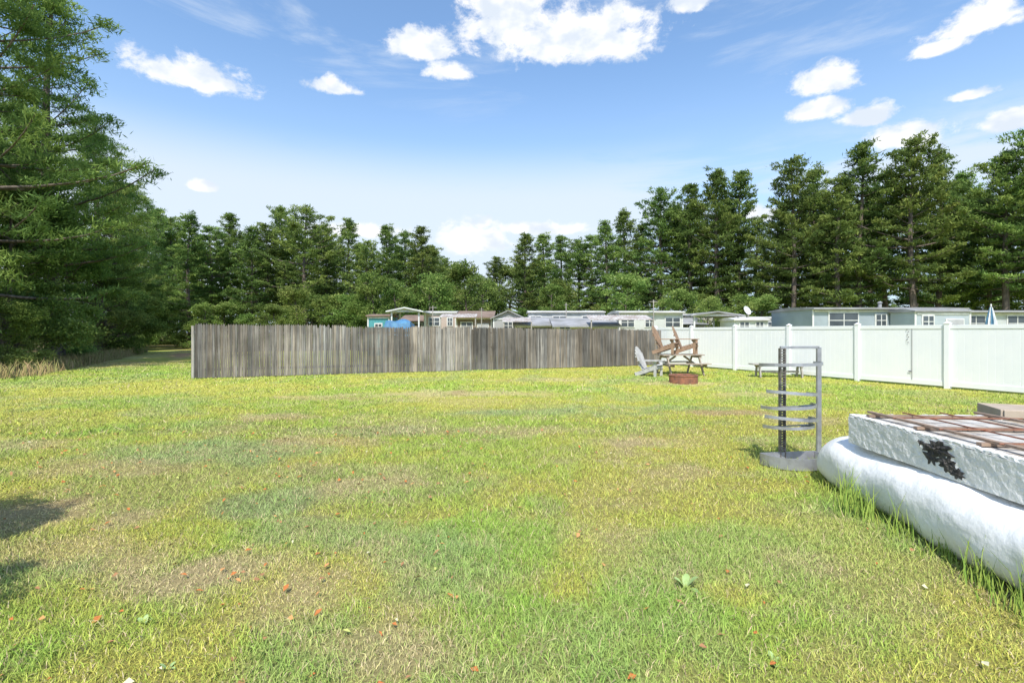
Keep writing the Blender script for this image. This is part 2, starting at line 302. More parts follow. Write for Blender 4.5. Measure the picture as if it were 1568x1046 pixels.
out=n.new('ShaderNodeOutputMaterial');b=n.new('ShaderNodeBsdfDiffuse')
at=n.new('ShaderNodeAttribute');at.attribute_name='Col';L.new(at.outputs['Color'],b.inputs[0])
geo=n.new('ShaderNodeNewGeometry'); va=n.new('ShaderNodeVectorMath');va.operation='ADD';va.inputs[1].default_value=(0,0,.9);L.new(geo.outputs['Normal'],va.inputs[0])
vnn=n.new('ShaderNodeVectorMath');vnn.operation='NORMALIZE';L.new(va.outputs[0],vnn.inputs[0]);L.new(vnn.outputs[0],b.inputs['Normal'])
L.new(b.outputs[0],out.inputs[0])
def blades(x,y,h,w,col,r,lean=.5,two=True):
    n=len(x); a=r.random(n)*6.283; la=r.random(n)*6.283; le=h*lean*(.3+1.2*r.random(n))
    p=np.stack([x,y,zg(x,y)-.004],1); s=np.stack([np.cos(a),np.sin(a),np.zeros(n)],1)*(w*.5)[:,None]
    lv=np.stack([np.cos(la),np.sin(la),np.zeros(n)],1)
    up=np.array([0,0,1.])
    m=p+lv*(le*.35)[:,None]+up*(h*.6)[:,None]; tp=p+lv*le[:,None]+up*(h*np.clip(1-.25*(le/h)**2,.5,1))[:,None]
    if two:
        V=np.stack([p-s,p+s,m+s*.8,m-s*.8,tp+s*.12,tp-s*.12],1).reshape(-1,3); k=np.arange(n)[:,None]*6
        F=np.concatenate([k+np.array([[0,1,2,3]]),k+np.array([[3,2,4,5]])],0); C=np.repeat(col,6,0)
    else:
        V=np.stack([p-s,p+s,tp+s*.2,tp-s*.2],1).reshape(-1,3); F=np.arange(n*4).reshape(-1,4); C=np.repeat(col,4,0)
    return V,F,C
def band_(y0,y1,dens,r,mar=1.14):
    A=mar*(y1*y1-y0*y0); n=int(A*dens); yy=np.sqrt(y0*y0+r.random(n)*(y1*y1-y0*y0)); xx=(r.random(n)*2-1)*(mar*yy+.2)
    return xx,yy
def fence_y(x): return 16.9+(x+10.8)*.3792
parts=[]
r=np.random.default_rng(99)
for (y0,y1,dn,w,h,two) in [(1.8,4.2,8800,.0042,.030,True),(4.2,7.5,3700,.0066,.032,False),(7.5,13,1150,.011,.034,False),(13,26,300,.022,.038,False)]:
    x,y=band_(y0,y1,dn,r); c,dr,g=lawn(x,y)
    keep=r.random(len(x))>dr*.35; keep&=~((y>fence_y(x)-.02)&(x>-10.8)&(x<7.5)); keep&=(x<7.9+(23.4-y)*.4604-.03); keep&=~(x<-17.5-.54*np.maximum(y-18,0))
    x=x[keep];y=y[keep];c=c[keep];dr=dr[keep];g=g[keep]; k=len(x)
    hh=h*(.45+.9*r.random(k))*(1+.7*g)*(1-.45*dr)*(.7+.8*fbm(x,y,.5,77)); hh=np.where(r.random(k)<.02,hh*1.9,hh)
    st=(r.random(k)<(.08+.28*dr))[:,None]; c=np.where(st,np.array([.58,.47,.27])*(.6+.5*r.random((k,1))),c)
    gsel=(r.random(k)<.25)[:,None]; c=np.where(gsel&~st,c*.5+np.array([.12,.22,.03])*.85,c)
    c=c*(.64+.68*r.random((k,1)))*1.05
    parts.append(blades(x,y,hh,w*(.6+.8*r.random(k)),c,r,.95,two))
o=0;V=[];F=[];C=[]
for v,f,c in parts: V.append(v);F.append(f+o);C.append(c);o+=len(v)
gr=D.objects.new("lawn_grass",quad_mesh("lawn_grass",np.concatenate(V),np.concatenate(F),[mb],col=np.concatenate(C))); scene.collection.objects.link(gr)
print("grass quads",sum(len(f) for f in F))
def weedpatch(name,pts,hmin,hmax,w,col1,col2,lean,r):
    x=pts[:,0];y=pts[:,1];k=len(x);f=r.random((k,1));c=np.array(col1)*f+np.array(col2)*(1-f)
    v,F_,c=blades(x,y,hmin+(hmax-hmin)*r.random(k)**1.6,w*(.6+.8*r.random(k)),c,r,lean)
    o=D.objects.new(name,quad_mesh(name,v,F_,[mb],col=c)); scene.collection.objects.link(o)
k=1100; yy=1.9+3.3*r.random(k); xx=3.15+.12*(yy-3)-.05-np.abs(r.normal(size=k))*.16
weedpatch("tall_grass_clump",np.stack([xx,yy],1),.04,.15,.006,(.20,.31,.05),(.38,.42,.09),.6,r)
k=420; ce=np.array([(2.98,4.15),(3.0,3.8),(3.08,4.5),(2.93,4.3),(3.05,3.45),(2.95,3.1),(2.9,2.8)])[r.integers(0,7,k)]
weedpatch("tall_grass_clump",ce+r.normal(size=(k,2))*.05,.12,.42,.007,(.16,.27,.05),(.30,.38,.08),.30,r)
k=8000; yy=12+26*r.random(k); xx=-(17.0+np.maximum(yy-18,0)*.54)-np.abs(r.normal(size=k))*1.3+.6*(fbm(yy,yy*0,2,5)-.5)
weedpatch("tall_dry_grass",np.stack([xx,yy],1),.12,.65,.025,(.40,.27,.15),(.26,.28,.09),.45,r)
k=400; xx=3.3+r.normal(size=k)*.28; yy=6.0+r.normal(size=k)*.25
weedpatch("tall_grass_clump",np.stack([xx,yy],1),.04,.15,.007,(.22,.31,.08),(.34,.38,.11),.5,r)
k=620; y=np.sqrt(4+r.random(k)*60); x=(r.random(k)*2-1)*1.1*y; x=np.where(r.random(k)<.5,-np.abs(x),x)
a=r.random(k)*6.283; s=.010+.020*r.random(k); zz=zg(x,y)+.022+.014*r.random(k)
d=np.stack([np.cos(a),np.sin(a),r.normal(size=k)*.3],1)*s[:,None]; q=np.stack([-np.sin(a),np.cos(a),r.normal(size=k)*.4],1)*(s*.55)[:,None]; p=np.stack([x,y,zz],1); up=np.array([0,0,.006])
V=np.stack([p-d,p-q+up,p+d,p+q+up],1).reshape(-1,3); pal=np.array([(.50,.18,.06),(.38,.20,.10),(.58,.30,.12),(.50,.52,.16),(.62,.58,.38)]); C=pal[r.choice(5,k,p=[.36,.32,.18,.07,.07])]
fl=D.objects.new("fallen_leaves",quad_mesh("fallen_leaves",V,np.arange(k*4).reshape(-1,4),[mb],col=np.repeat(C,4,0))); scene.collection.objects.link(fl)
# ------------------------------------------------------------------ hard-surface builder
class B:
    def __init__(s): s.v=[];s.f=[];s.m=[]
    def add(s,V,F,m,mat=None):
        o=len(s.v)
        for p in V:
            p=Vector(p); s.v.append(tuple(mat@p) if mat else tuple(p))
        for f in F: s.f.append(tuple(i+o for i in f)); s.m.append(m)
    def box(s,c,d,m=0,rot=None,X=None):
        hx,hy,hz=d[0]/2,d[1]/2,d[2]/2
        V=[Vector((a*hx,b_*hy,c_*hz)) for a in(-1,1) for b_ in(-1,1) for c_ in(-1,1)]
        R=rot.to_matrix() if rot is not None and hasattr(rot,'to_matrix') else (rot or Matrix.Identity(3))
        V=[R@p+Vector(c) for p in V]
        s.add(V,[(0,1,3,2),(4,6,7,5),(0,4,5,1),(2,3,7,6),(0,2,6,4),(1,5,7,3)],m,X)
    def beam(s,a,b_,w,h,m=0,X=None,roll=0):
        a=Vector(a);b_=Vector(b_);d=b_-a;q=d.to_track_quat('X','Z')@Matrix.Rotation(roll,3,'X').to_quaternion(); s.box((a+b_)/2,(d.length,w,h),m,q.to_matrix(),X)
    def cyl(s,a,b_,r1,r2=None,k=16,m=0,caps=True,X=None):
        r2=r1 if r2 is None else r2; a=Vector(a);b_=Vector(b_);q=(b_-a).to_track_quat('Z','Y').to_matrix();V=[]
        for c,rr in((a,r1),(b_,r2)):
            for j in range(k): V.append(c+q@Vector((rr*math.cos(6.28318*j/k),rr*math.sin(6.28318*j/k),0)))
        F=[(j,(j+1)%k,k+(j+1)%k,k+j) for j in range(k)]
        if caps: F+= [tuple(range(k))[::-1],tuple(range(k,2*k))]
        s.add(V,F,m,X)
    def prism(s,prof,y0,y1,m=0,X=None,axis='Y'):
        k=len(prof)
        if axis=='Y': V=[(p[0],y0,p[1]) for p in prof]+[(p[0],y1,p[1]) for p in prof]
        elif axis=='X': V=[(y0,p[0],p[1]) for p in prof]+[(y1,p[0],p[1]) for p in prof]
        else: V=[(p[0],p[1],y0) for p in prof]+[(p[0],p[1],y1) for p in prof]
        s.add(V,[(j,(j+1)%k,k+(j+1)%k,k+j) for j in range(k)]+[tuple(range(k))[::-1],tuple(range(k,2*k))],m,X)
    def obj(s,name,mats,loc=(0,0,0),rz=0,bevel=0,parent=None,smooth=False,seg=2):
        me=D.meshes.new(name); me.from_pydata(s.v,[],s.f)
        for m in mats: me.materials.append(m)
        me.polygons.foreach_set('material_index',s.m); me.update()
        import bmesh
        bm=bmesh.new(); bm.from_mesh(me); bmesh.ops.recalc_face_normals(bm,faces=bm.faces); bm.to_mesh(me); bm.free()
        if smooth: me.polygons.foreach_set('use_smooth',[True]*len(me.polygons))
        o=D.objects.new(name,me); scene.collection.objects.link(o); o.location=loc; o.rotation_euler=(0,0,rz)
        if bevel:
            md=o.modifiers.new('bevel','BEVEL'); md.width=bevel; md.segments=seg; md.limit_method='ANGLE'
        if parent: o.parent=parent
        return o
def empty(name,loc=(0,0,0),rz=0):
    e=D.objects.new(name,None); scene.collection.objects.link(e); e.location=loc; e.rotation_euler=(0,0,rz); return e
m_vinyl=simple("white_vinyl",(.88,.88,.88),(.84,.85,.86),.4,2,.03)
m_gwood=simple("grey_weathered_wood",(.44,.41,.37),(.27,.24,.21),.85,3,.5,20,stretch=(6,6,.5))
m_bwood=simple("brown_wood",(.38,.25,.16),(.25,.16,.10),.7,4,.4,20,stretch=(2,2,2))
m_table=simple("table_wood",(.44,.37,.29),(.28,.22,.17),.8,4,.4,20)
m_rust=simple("rust",(.34,.14,.08),(.18,.09,.06),.9,9,.6,30)
m_steel=simple("galvanised_steel",(.54,.55,.57),(.38,.38,.40),.42,7,.1,30,metal=.6)
m_steeld=simple("weathered_steel",(.30,.28,.26),(.15,.13,.11),.55,14,.3,60,metal=.5)
m_glass=simple("window_glass",(.05,.06,.07),(.10,.12,.14),.12,.8)
m_trim=simple("white_trim",(.75,.75,.73),None,.5,3)
m_foam=simple("white_foam",(.86,.85,.83),(.74,.73,.70),.85,5,.8,22,bdist=.025)
m_char=simple("charred_foam",(.018,.018,.02),(.10,.09,.08),.8,22,1,40)
# ------------------------------------------------------------------ stockade fence
m_pk,t=new_mat("stockade_wood"); n=t.nodes;L=t.links
out=n.new('ShaderNodeOutputMaterial');b=n.new('ShaderNodeBsdfPrincipled');b.inputs['Roughness'].default_value=.9;b.inputs['Specular IOR Level'].default_value=.15;L.new(b.outputs[0],out.inputs[0])
at=n.new('ShaderNodeAttribute');at.attribute_name='Col';geo=n.new('ShaderNodeNewGeometry');mp=n.new('ShaderNodeMapping');mp.inputs['Scale'].default_value=(22,22,1.1);L.new(geo.outputs['Position'],mp.inputs[0])
ns=n.new('ShaderNodeTexNoise');ns.inputs['Scale'].default_value=1.4;ns.inputs['Detail'].default_value=6;L.new(mp.outputs[0],ns.inputs['Vector'])
mr=n.new('ShaderNodeMapRange');mr.inputs[1].default_value=.3;mr.inputs[2].default_value=.7;mr.inputs[3].default_value=.55;mr.inputs[4].default_value=1.35;L.new(ns.outputs[0],mr.inputs[0])
vm=n.new('ShaderNodeVectorMath');vm.operation='SCALE';L.new(at.outputs['Color'],vm.inputs[0]);L.new(mr.outputs[0],vm.inputs['Scale'])
ns2=n.new('ShaderNodeTexNoise');ns2.inputs['Scale'].default_value=.9;ns2.inputs['Detail'].default_value=5;L.new(geo.outputs['Position'],ns2.inputs['Vector'])
mr2=n.new('ShaderNodeMapRange');mr2.inputs[1].default_value=.35;mr2.inputs[2].default_value=.65;mr2.inputs[3].default_value=.70;mr2.inputs[4].default_value=1.2;L.new(ns2.outputs[0],mr2.inputs[0])
vm2=n.new('ShaderNodeVectorMath');vm2.operation='SCALE';L.new(vm.outputs[0],vm2.inputs[0]);L.new(mr2.outputs[0],vm2.inputs['Scale']);L.new(vm2.outputs[0],b.inputs['Base Color'])
A=Vector((-10.8,16.9,0));Bv=Vector((7.1,23.7,0));dv=(Bv-A);LEN=dv.length;dv.normalize();nv_=Vector((dv.y,-dv.x,0))
V=[];F=[];C=[]
pos=0; tones=[.80,1.02,.74,1.10,.66,1.0,.66,.76,.9]
rr=random.Random(5)
while pos<LEN:
    w=.062+rr.random()*.014; sec=int(pos/2.44); u=pos/LEN; h=1.88-.17*u+.03*math.sin(sec*2.3)+rr.uniform(-.015,.015)
    if rr.random()<.05: h-=rr.uniform(.02,.10)
    tl=rr.uniform(-.006,.006); off=rr.uniform(-.006,.006)
    c0=A+dv*pos+nv_*off; o=len(V); th=.02; sh=.05+rr.random()*.02
    prof=[(0,.02),(w,.02),(w+tl,h-sh),(w*.5+tl,h),(0+tl,h-sh)]
    for s_ in (0,-th):
        for (a,zz) in prof: p=c0+dv*a+nv_*s_; V.append((p.x,p.y,zz))
    F+=[(o,o+1,o+2,o+3,o+4),(o+9,o+8,o+7,o+6,o+5)]+[(o+j,o+5+j,o+5+(j+1)%5,o+(j+1)%5) for j in range(5)]
    tone=tones[sec%9]*rr.uniform(.62,1.2); wm=rr.uniform(-.015,.02)
    C+= [((.275+wm)*tone,.248*tone,(.218-wm)*tone)]*10
    pos+=w+rr.uniform(.003,.010)
me=D.meshes.new("pickets");me.from_pydata(V,[],F);me.materials.append(m_pk);me.update()
at=me.attributes.new('Col','FLOAT_COLOR','POINT');cc=np.ones((len(V),4),np.float32);cc[:,:3]=np.array(C);at.data.foreach_set('color',cc.ravel())
fe=empty("wooden_stockade_fence"); o=D.objects.new("pickets",me);scene.collection.objects.link(o);o.parent=fe
bb=B()
for hgt in (.3,.95,1.55): bb.beam(A-nv_*.045+Vector((0,0,hgt)),Bv-nv_*.045+Vector((0,0,hgt)),.04,.08)
for k in range(9):
    p=A+dv*min(k*2.44+.03,LEN-.05)-nv_*.12; bb.cyl((p.x,p.y,-.1),(p.x,p.y,1.78-.1*k/8),.05,.045,10)
bb.cyl((A.x-.06,A.y,-.1),(A.x-.06,A.y,1.80),.055,.05,12)
bb.obj("rails_and_posts",[m_gwood],parent=fe)
# ------------------------------------------------------------------ white vinyl fence
fe=empty("white_vinyl_fence"); dw=Vector((.418,-.908,0)).normalized(); S0=Vector((7.9+(23.4-24.9)*.4604,24.9,0)); ang=math.atan2(dw.y,dw.x)
for k in range(10):
    bb=B(); X=Matrix.Translation(S0+dw*(2.41*k))@Matrix.Rotation(ang,4,'Z')
    bb.box((0,0,.9),(.127,.127,1.84),0,X=X); bb.box((0,0,1.83),(.15,.15,.03),0,X=X)
    cp=[(-.065,-.065,1.845),(.065,-.065,1.845),(.065,.065,1.845),(-.065,.065,1.845),(0,0,1.90)]; bb.add(cp,[(0,1,4),(1,2,4),(2,3,4),(3,0,4),(3,2,1,0)],0,X)
    bb.obj("post",[m_vinyl],bevel=.004,parent=fe)
    bb=B(); x0=.066;x1=2.41-.066
    bb.box(((x0+x1)/2,0,1.735),(x1-x0,.05,.11),0,X=X); bb.box(((x0+x1)/2,0,.13),(x1-x0,.05,.14),0,X=X)
    nb=14; wbd=(x1-x0)/nb
    for j in range(nb):
        bb.box((x0+wbd*(j+.5),0,.94),(wbd-.007,.022,1.48),0,X=X)
    bb.box(((x0+x1)/2,0,.94),(x1-x0,.012,1.48),0,X=X)
    bb.obj("panel",[m_vinyl],bevel=.003,parent=fe)
k=4; X=Matrix.Translation(S0+dw*(2.41*k))@Matrix.Rotation(ang,4,'Z')
m_dark=simple("dark_metal",(.06,.06,.065),None,.5,5)
bb=B()
bb.box((1.55,-.032,.93),(.010,.006,1.5),0,X=X)
for zz,dx in ((1.66,0),(1.60,.04),(1.50,.01),(1.44,.04),(1.36,.0),(1.28,.03)): bb.box((1.42+dx,-.032,zz),(.03,.008,.02),0,X=X)
bb.box((1.5,-.036,.42),(.07,.01,.03),0,X=X)
bb.obj("gate_latch",[m_dark],parent=fe)
# ------------------------------------------------------------------ furniture
def adirondack(name,mat,loc,rz):
    e=empty(name,loc,rz)
    bb=B()
    for s_ in(-1,1):
        y=s_*.29
        bb.box((.30,y,.27),(.10,.025,.54),0)
        bb.beam((.36,s_*.255,.34),(-.46,s_*.255,.05),.025,.13,0)
        bb.box((.03,s_*.32,.555),(.74,.13,.022),0)
        bb.beam((.30,y,.42),(.22,y,.54),.022,.06,0)
    bb.box((.30,y*0,.31),(.022,.56,.1),0)
    bb.obj("frame",[mat],bevel=.005,parent=e)
    bb=B()
    for k in range(6):
        t_=k/5; bb.box((.33-.50*t_,0,.415-.17*t_),(.085,.56,.02),0,Matrix.Rotation(math.radians(19),3,'Y'))
    bb.obj("seat",[mat],bevel=.005,parent=e)
    bb=B(); base=Vector((-.19,0,.18)); bd=Vector((-.36,0,.93)).normalized()
    for k,hh in zip(range(-3,4),(.68,.80,.88,.91,.88,.80,.68)):
        p0=base+Vector((0,k*.072,0)); p1=base+bd*hh+Vector((0,k*.088,0)); bb.beam(p0,p1,.068,.02,0)
        bb.cyl(p1-Vector((.009,0,.003)),p1+Vector((.009,0,.003)),.034,None,12,0)
    bb.box(base+bd*.22+Vector((-.03,0,0)),(.03,.58,.07),0,Matrix.Rotation(math.radians(-21),3,'Y'))
    bb.box(base+bd*.55+Vector((-.03,0,0)),(.03,.62,.05),0,Matrix.Rotation(math.radians(-21),3,'Y'))
    bb.obj("backrest",[mat],bevel=.004,parent=e)
    return e
def picnic(name,mat,loc,rz,Lg=1.75):
    e=empty(name,loc,rz); bb=B()
    for k in range(5): bb.box((0,-.30+.15*k,.74),(Lg,.14,.038),0)
    bb.obj("table_top",[mat],bevel=.006,parent=e); bb=B()
    for s_ in(-1,1):
        for k in(0,1): bb.box((0,s_*(.62+.145*k),.44),(Lg,.138,.038),0)
    bb.obj("benches",[mat],bevel=.006,parent=e); bb=B()
    for sx in(-.62,.62):
        for s_ in(-1,1): bb.beam((sx,s_*.24,.72),(sx,s_*.62,.0),.04,.09,0)
        bb.box((sx+.042,0,.375),(.04,1.5,.09),0); bb.box((sx+.042,0,.675),(.04,.7,.09),0)
        bb.beam((sx*.95,0,.40),(sx*.25,0,.70),.04,.07,0)
    bb.obj("legs",[mat],bevel=.005,parent=e); return e
picnic("picnic_table",m_table,(6.25,18.5,0),math.radians(8),1.6)
adirondack("adirondack_chair",m_bwood,(5.75,18.45,.765),math.radians(-35))
adirondack("adirondack_chair",m_bwood,(6.55,18.6,.765),math.radians(-28))
adirondack("adirondack_chair",simple("pale_grey_wood",(.55,.54,.52),(.38,.37,.35),.8,5,.3,20),(4.98,17.9,0),math.radians(-38))
e=empty("fire_ring",(5.35,15.5,0)); bb=B(); k=28
V=[];F=[]
for j in range(k):
    a=6.28318*j/k
    for rr_,zz in((.43,0),(.43,.24),(.40,.24),(.40,0)): V.append((rr_*math.cos(a),rr_*math.sin(a),zz))
for j in range(k):
    for q_ in range(4): F.append((j*4+q_,((j+1)%k)*4+q_,((j+1)%k)*4+(q_+1)%4,j*4+(q_+1)%4))
bb.add(V,F,0)
V=[];F=[]
for j in range(k):
    a=6.28318*j/k
    for q_ in range(6):
        b2=6.28318*q_/6; V.append(((.425+.022*math.cos(b2))*math.cos(a),(.425+.022*math.cos(b2))*math.sin(a),.24+.022*math.sin(b2)))
for j in range(k):
    for q_ in range(6): F.append((j*6+q_,((j+1)%k)*6+q_,((j+1)%k)*6+(q_+1)%6,j*6+(q_+1)%6))
bb.add(V,F,0); bb.obj("ring",[m_rust],parent=e,smooth=False)
bb=B(); bb.cyl((0,0,0.01),(0,0,.06),.38,.34,20,0); bb.obj("ash",[simple("ash",(.12,.11,.10),(.25,.24,.22),.95,10,.8)],parent=e)
e=empty("wooden_bench",(9.35,17.4,0),math.radians(-4)); bb=B()
for k in range(3): bb.box((0,-.15+.15*k,.46),(1.9,.14,.04),0)
for sx in(-.7,.7):
    bb.box((sx,0,.40),(.09,.4,.07),0); bb.beam((sx,-.12,.37),(sx,-.2,0),.05,.09,0); bb.beam((sx,.12,.37),(sx,.2,0),.05,.09,0)
bb.box((0,0,.2),(1.36,.04,.07),0)
bb.obj("bench_body",[m_gwood],bevel=.006,parent=e)
# ------------------------------------------------------------------ metal rack
e=empty("metal_rack",(3.33,5.95,0),math.radians(8)); bb=B()
def dtray(bb,cx,cy,z,r,rim,th,a0,a1,k=18,m=0,X=None):
    pr=[(cx+r*math.cos(a0+(a1-a0)*j/k),cy+r*math.sin(a0+(a1-a0)*j/k)) for j in range(k+1)]
    pi=[(cx+(r-th)*math.cos(a0+(a1-a0)*j/k),cy+(r-th)*math.sin(a0+(a1-a0)*j/k)) for j in range(k+1)]
    bb.prism(pr,z,z+.006,m,X,'Z')
    for j in range(k):
        q_=[pr[j],pr[j+1],pi[j+1],pi[j]]; bb.prism(q_,z+.006,z+rim,m,X,'Z')
dtray(bb,-.02,.0,.03,.36,.13,.012,math.pi,2*math.pi)
bb.box((-.02,.01,.095),(.72,.012,.13),0)
bb.obj("base_pan",[m_steel],parent=e)
bb=B()
bb.box((.40,.02,.71),(.055,.03,1.40),0); bb.box((.395,.02,.03),(.16,.36,.012),0)
bb.box((.145,.02,1.41),(.51,.03,.03),0)
bb.box((.335,.02,1.405),(.08,.028,.022),0)
bb.obj("frame",[m_steel],bevel=.003,parent=e)
bb=B()
for sx in (-.115,-.055): bb.box((sx,.02,.72),(.014,.04,1.36),0)
for k in range(44): bb.box((-.085,.02,.06+k*.031),(.05,.03,.014),0)
bb.obj("slotted_post",[m_steeld],parent=e)
bb=B()
for (z_,r_,y_,rot,tl) in ((1.20,.36,.0,0,-.02),(.86,.30,.0,8,.08),(.70,.31,.02,-6,-.05),(.565,.31,0,5,.07),(.47,.29,.02,-4,-.04)):
    X=Matrix.Translation((-.04,y_-.02,z_))@Matrix.Rotation(math.radians(rot),4,'Z')@Matrix.Rotation(tl,4,'Y')@Matrix.Rotation(-.03,4,'X')
    k=16; ro=r_; ri=r_*.52
    for j in range(k):
        a0=math.pi*.98+math.pi*1.04*j/k; a1=math.pi*.98+math.pi*1.04*(j+1)/k
        bb.prism([(ro*math.cos(a0),ro*math.sin(a0)),(ro*math.cos(a1),ro*math.sin(a1)),(ri*math.cos(a1),ri*math.sin(a1)),(ri*math.cos(a0),ri*math.sin(a0))],0,.008,0,X,'Z')
        rm=ro-.008
        bb.prism([(ro*math.cos(a0),ro*math.sin(a0)),(ro*math.cos(a1),ro*math.sin(a1)),(rm*math.cos(a1),rm*math.sin(a1)),(rm*math.cos(a0),rm*math.sin(a0))],.008,.035,0,X,'Z')
    bb.box((0,-.0,.0),(ro*2,.03,.012),0,X=X)
bb.obj("shelves",[m_steel],parent=e)
# ------------------------------------------------------------------ foam float + dock section
fl_=empty("foam_float")
a0=Vector((3.54,5.50,0)); a1=Vector((3.02,1.2,0)); ax=(a1-a0); Lf=ax.length; ax.normalize(); sd=Vector((-ax.y,ax.x,0))
ns_,nk=110,44; V=[]
for i in range(ns_+1):
    s_=i/ns_; q_=max(0,1-s_*Lf/.62); endr=max(.03,(1-q_**2.2)**.5); Rz=.27*(endr**.8); Rw=.31*endr
    for j in range(nk):
        a=6.28318*j/nk; ca,sa=math.cos(a),math.sin(a); sq=(abs(ca)**2.25+abs(sa)**2.25)**(-1/2.25)
        lump=.035*math.sin(s_*19+1.0*math.cos(a))+.025*math.sin(2*a+s_*23+1)+.02*math.sin(3*a-s_*37)+.012*math.sin(5*a+s_*61)
        m_=1+lump
        p=a0+ax*(s_*Lf)+sd*(Rw*sq*ca*m_)+Vector((0,0,Rz*.97+Rz*sq*sa*m_)); V.append((p.x,p.y,max(.0,p.z)))
F=[(i*nk+j,i*nk+(j+1)%nk,(i+1)*nk+(j+1)%nk,(i+1)*nk+j) for i in range(ns_) for j in range(nk)]+[tuple(range(nk))[::-1],tuple(range(ns_*nk,(ns_+1)*nk))]
bb=B();bb.add(V,F,0); m_wrap=simple("white_plastic_wrap",(.86,.86,.85),(.78,.78,.76),.45,3,.7,5,bdist=.04)
bb.obj("float_body",[m_wrap],parent=fl_,smooth=True)
dk=empty("foam_dock_section",(3.22,4.75,.54),math.radians(-3.0))
Wd,Ld,Th=1.25,3.6,.25
def lumpy(bb,x0,x1,y0,y1,z0,z1,step,amp,m,seed):
    nx_=max(1,int((x1-x0)/step));ny_=max(1,int((y1-y0)/step));nz_=max(1,int((z1-z0)/step)); idx={}
    def P(i,j,k):
        key=(i,j,k)
        if key not in idx:
            r_=random.Random((i*73856093)^(j*19349663)^(k*83492791)^seed); q=lambda:r_.uniform(-amp,amp)
            idx[key]=len(bb.v); bb.v.append((x0+(x1-x0)*i/nx_+q(),y0+(y1-y0)*j/ny_+q(),z0+(z1-z0)*k/nz_+q()*.8))
        return idx[key]
    def fa(*p): bb.f.append(tuple(P(*q) for q in p)); bb.m.append(m)
    for i in range(nx_):
        for j in range(ny_):
            fa((i,j,0),(i,j+1,0),(i+1,j+1,0),(i+1,j,0)); fa((i,j,nz_),(i+1,j,nz_),(i+1,j+1,nz_),(i,j+1,nz_))
    for i in range(nx_):
        for k in range(nz_):
            fa((i,0,k),(i+1,0,k),(i+1,0,k+1),(i,0,k+1)); fa((i,ny_,k),(i,ny_,k+1),(i+1,ny_,k+1),(i+1,ny_,k))
    for j in range(ny_):
        for k in range(nz_):
            fa((0,j,k),(0,j,k+1),(0,j+1,k+1),(0,j+1,k)); fa((nx_,j,k),(nx_,j+1,k),(nx_,j+1,k+1),(nx_,j,k+1))
bb=B(); lumpy(bb,0,Wd,-Ld,.0,0,Th,.045,.0025,0,3)
bb.obj("foam_block",[m_foam],parent=dk)
bb=B(); lumpy(bb,.004,.06,-Ld,-.004,Th+.003,Th+.022,.03,.005,0,5)
lumpy(bb,.066,Wd,-.05,-.004,Th+.003,Th+.022,.03,.005,0,6)
bb.obj("foam_rim",[m_foam],parent=dk)
m_tan=simple("tan_dirty_foam",(.56,.54,.50),(.36,.31,.25),.9,6,.6,20)
bb=B(); lumpy(bb,.07,Wd-.03,-Ld+.03,-.06,Th+.003,Th+.010,.12,.002,0,8); bb.obj("weathered_top",[m_tan],parent=dk)
m_slat=simple("brown_slats",(.34,.24,.17),(.22,.16,.12),.85,8,.5,25)
bb=B()
for yy in (-.14,-.72,-1.30,-1.9,-2.5,-3.1): bb.beam((.09,yy,Th+.03),(Wd-.02,yy-.04,Th+.03),.045,.022,0)
for xx in (.16,1.12): bb.beam((xx,-.05,Th+.052),(xx+.02,-Ld+.05,Th+.052),.04,.018,0)
for xx in (.46,.80): bb.beam((xx,-.05,Th+.049),(xx+.02,-Ld+.05,Th+.049),.010,.010,1)
for k in range(7): bb.beam((.12,-.42-.5*k,Th+.059),(Wd-.04,-.40-.5*k,Th+.059),.009,.009,1)
bb.obj("rusty_grid",[m_slat,m_rust],parent=dk)
bb=B(); r_=random.Random(12)
def scab(cy,cz,ry,rz_,dep,n1_=26,rings=5):
    V=[(-.006-dep,cy,cz)];ang=[r_.uniform(.65,1.25) for _ in range(n1_)]
    ang=[(ang[j]+ang[(j+1)%n1_])*.5*(1+.25*math.sin(j*1.9)) for j in range(n1_)]
    for q_ in range(1,rings+1):
        f=q_/rings
        for j in range(n1_):
            a=6.28318*j/n1_; rr_=f*ang[j]; V.append((-.0035-dep*(1-f)*r_.uniform(.2,1.3),cy+ry*rr_*math.cos(a),min(Th+.004,cz+rz_*rr_*math.sin(a))))
    F=[(0,1+j,1+(j+1)%n1_) for j in range(n1_)]
    for q_ in range(rings-1):
        for j in range(n1_): F.append((1+q_*n1_+j,1+(q_+1)*n1_+j,1+(q_+1)*n1_+(j+1)%n1_,1+q_*n1_+(j+1)%n1_))
    bb.add(V,F,0)
scab(-1.06,.185,.14,.07,.02); scab(-1.15,.10,.085,.06,.015); scab(-1.0,.12,.06,.055,.012); scab(-1.24,.055,.055,.035,.01); scab(-.90,.20,.03,.02,.008)
bb.obj("charred_hole",[m_char],parent=dk)
e=empty("cardboard_crate",(4.98,4.85,0),math.radians(-24)); bb=B(); mcr=simple("tan_board",(.50,.41,.32),(.40,.32,.24),.85,4,.3)
for s_ in(-1,1):
    bb.box((s_*.24,0,.43),(.02,.50,.86),0); bb.box((0,s_*.24,.43),(.46,.02,.86),0)
bb.box((0,0,.02),(.44,.44,.02),0); bb.box((0,.0,.85),(.455,.455,.012),0); bb.box((0,-.262,.82),(.46,.018,.07),0)
bb.obj("panels",[mcr],bevel=.004,parent=e)
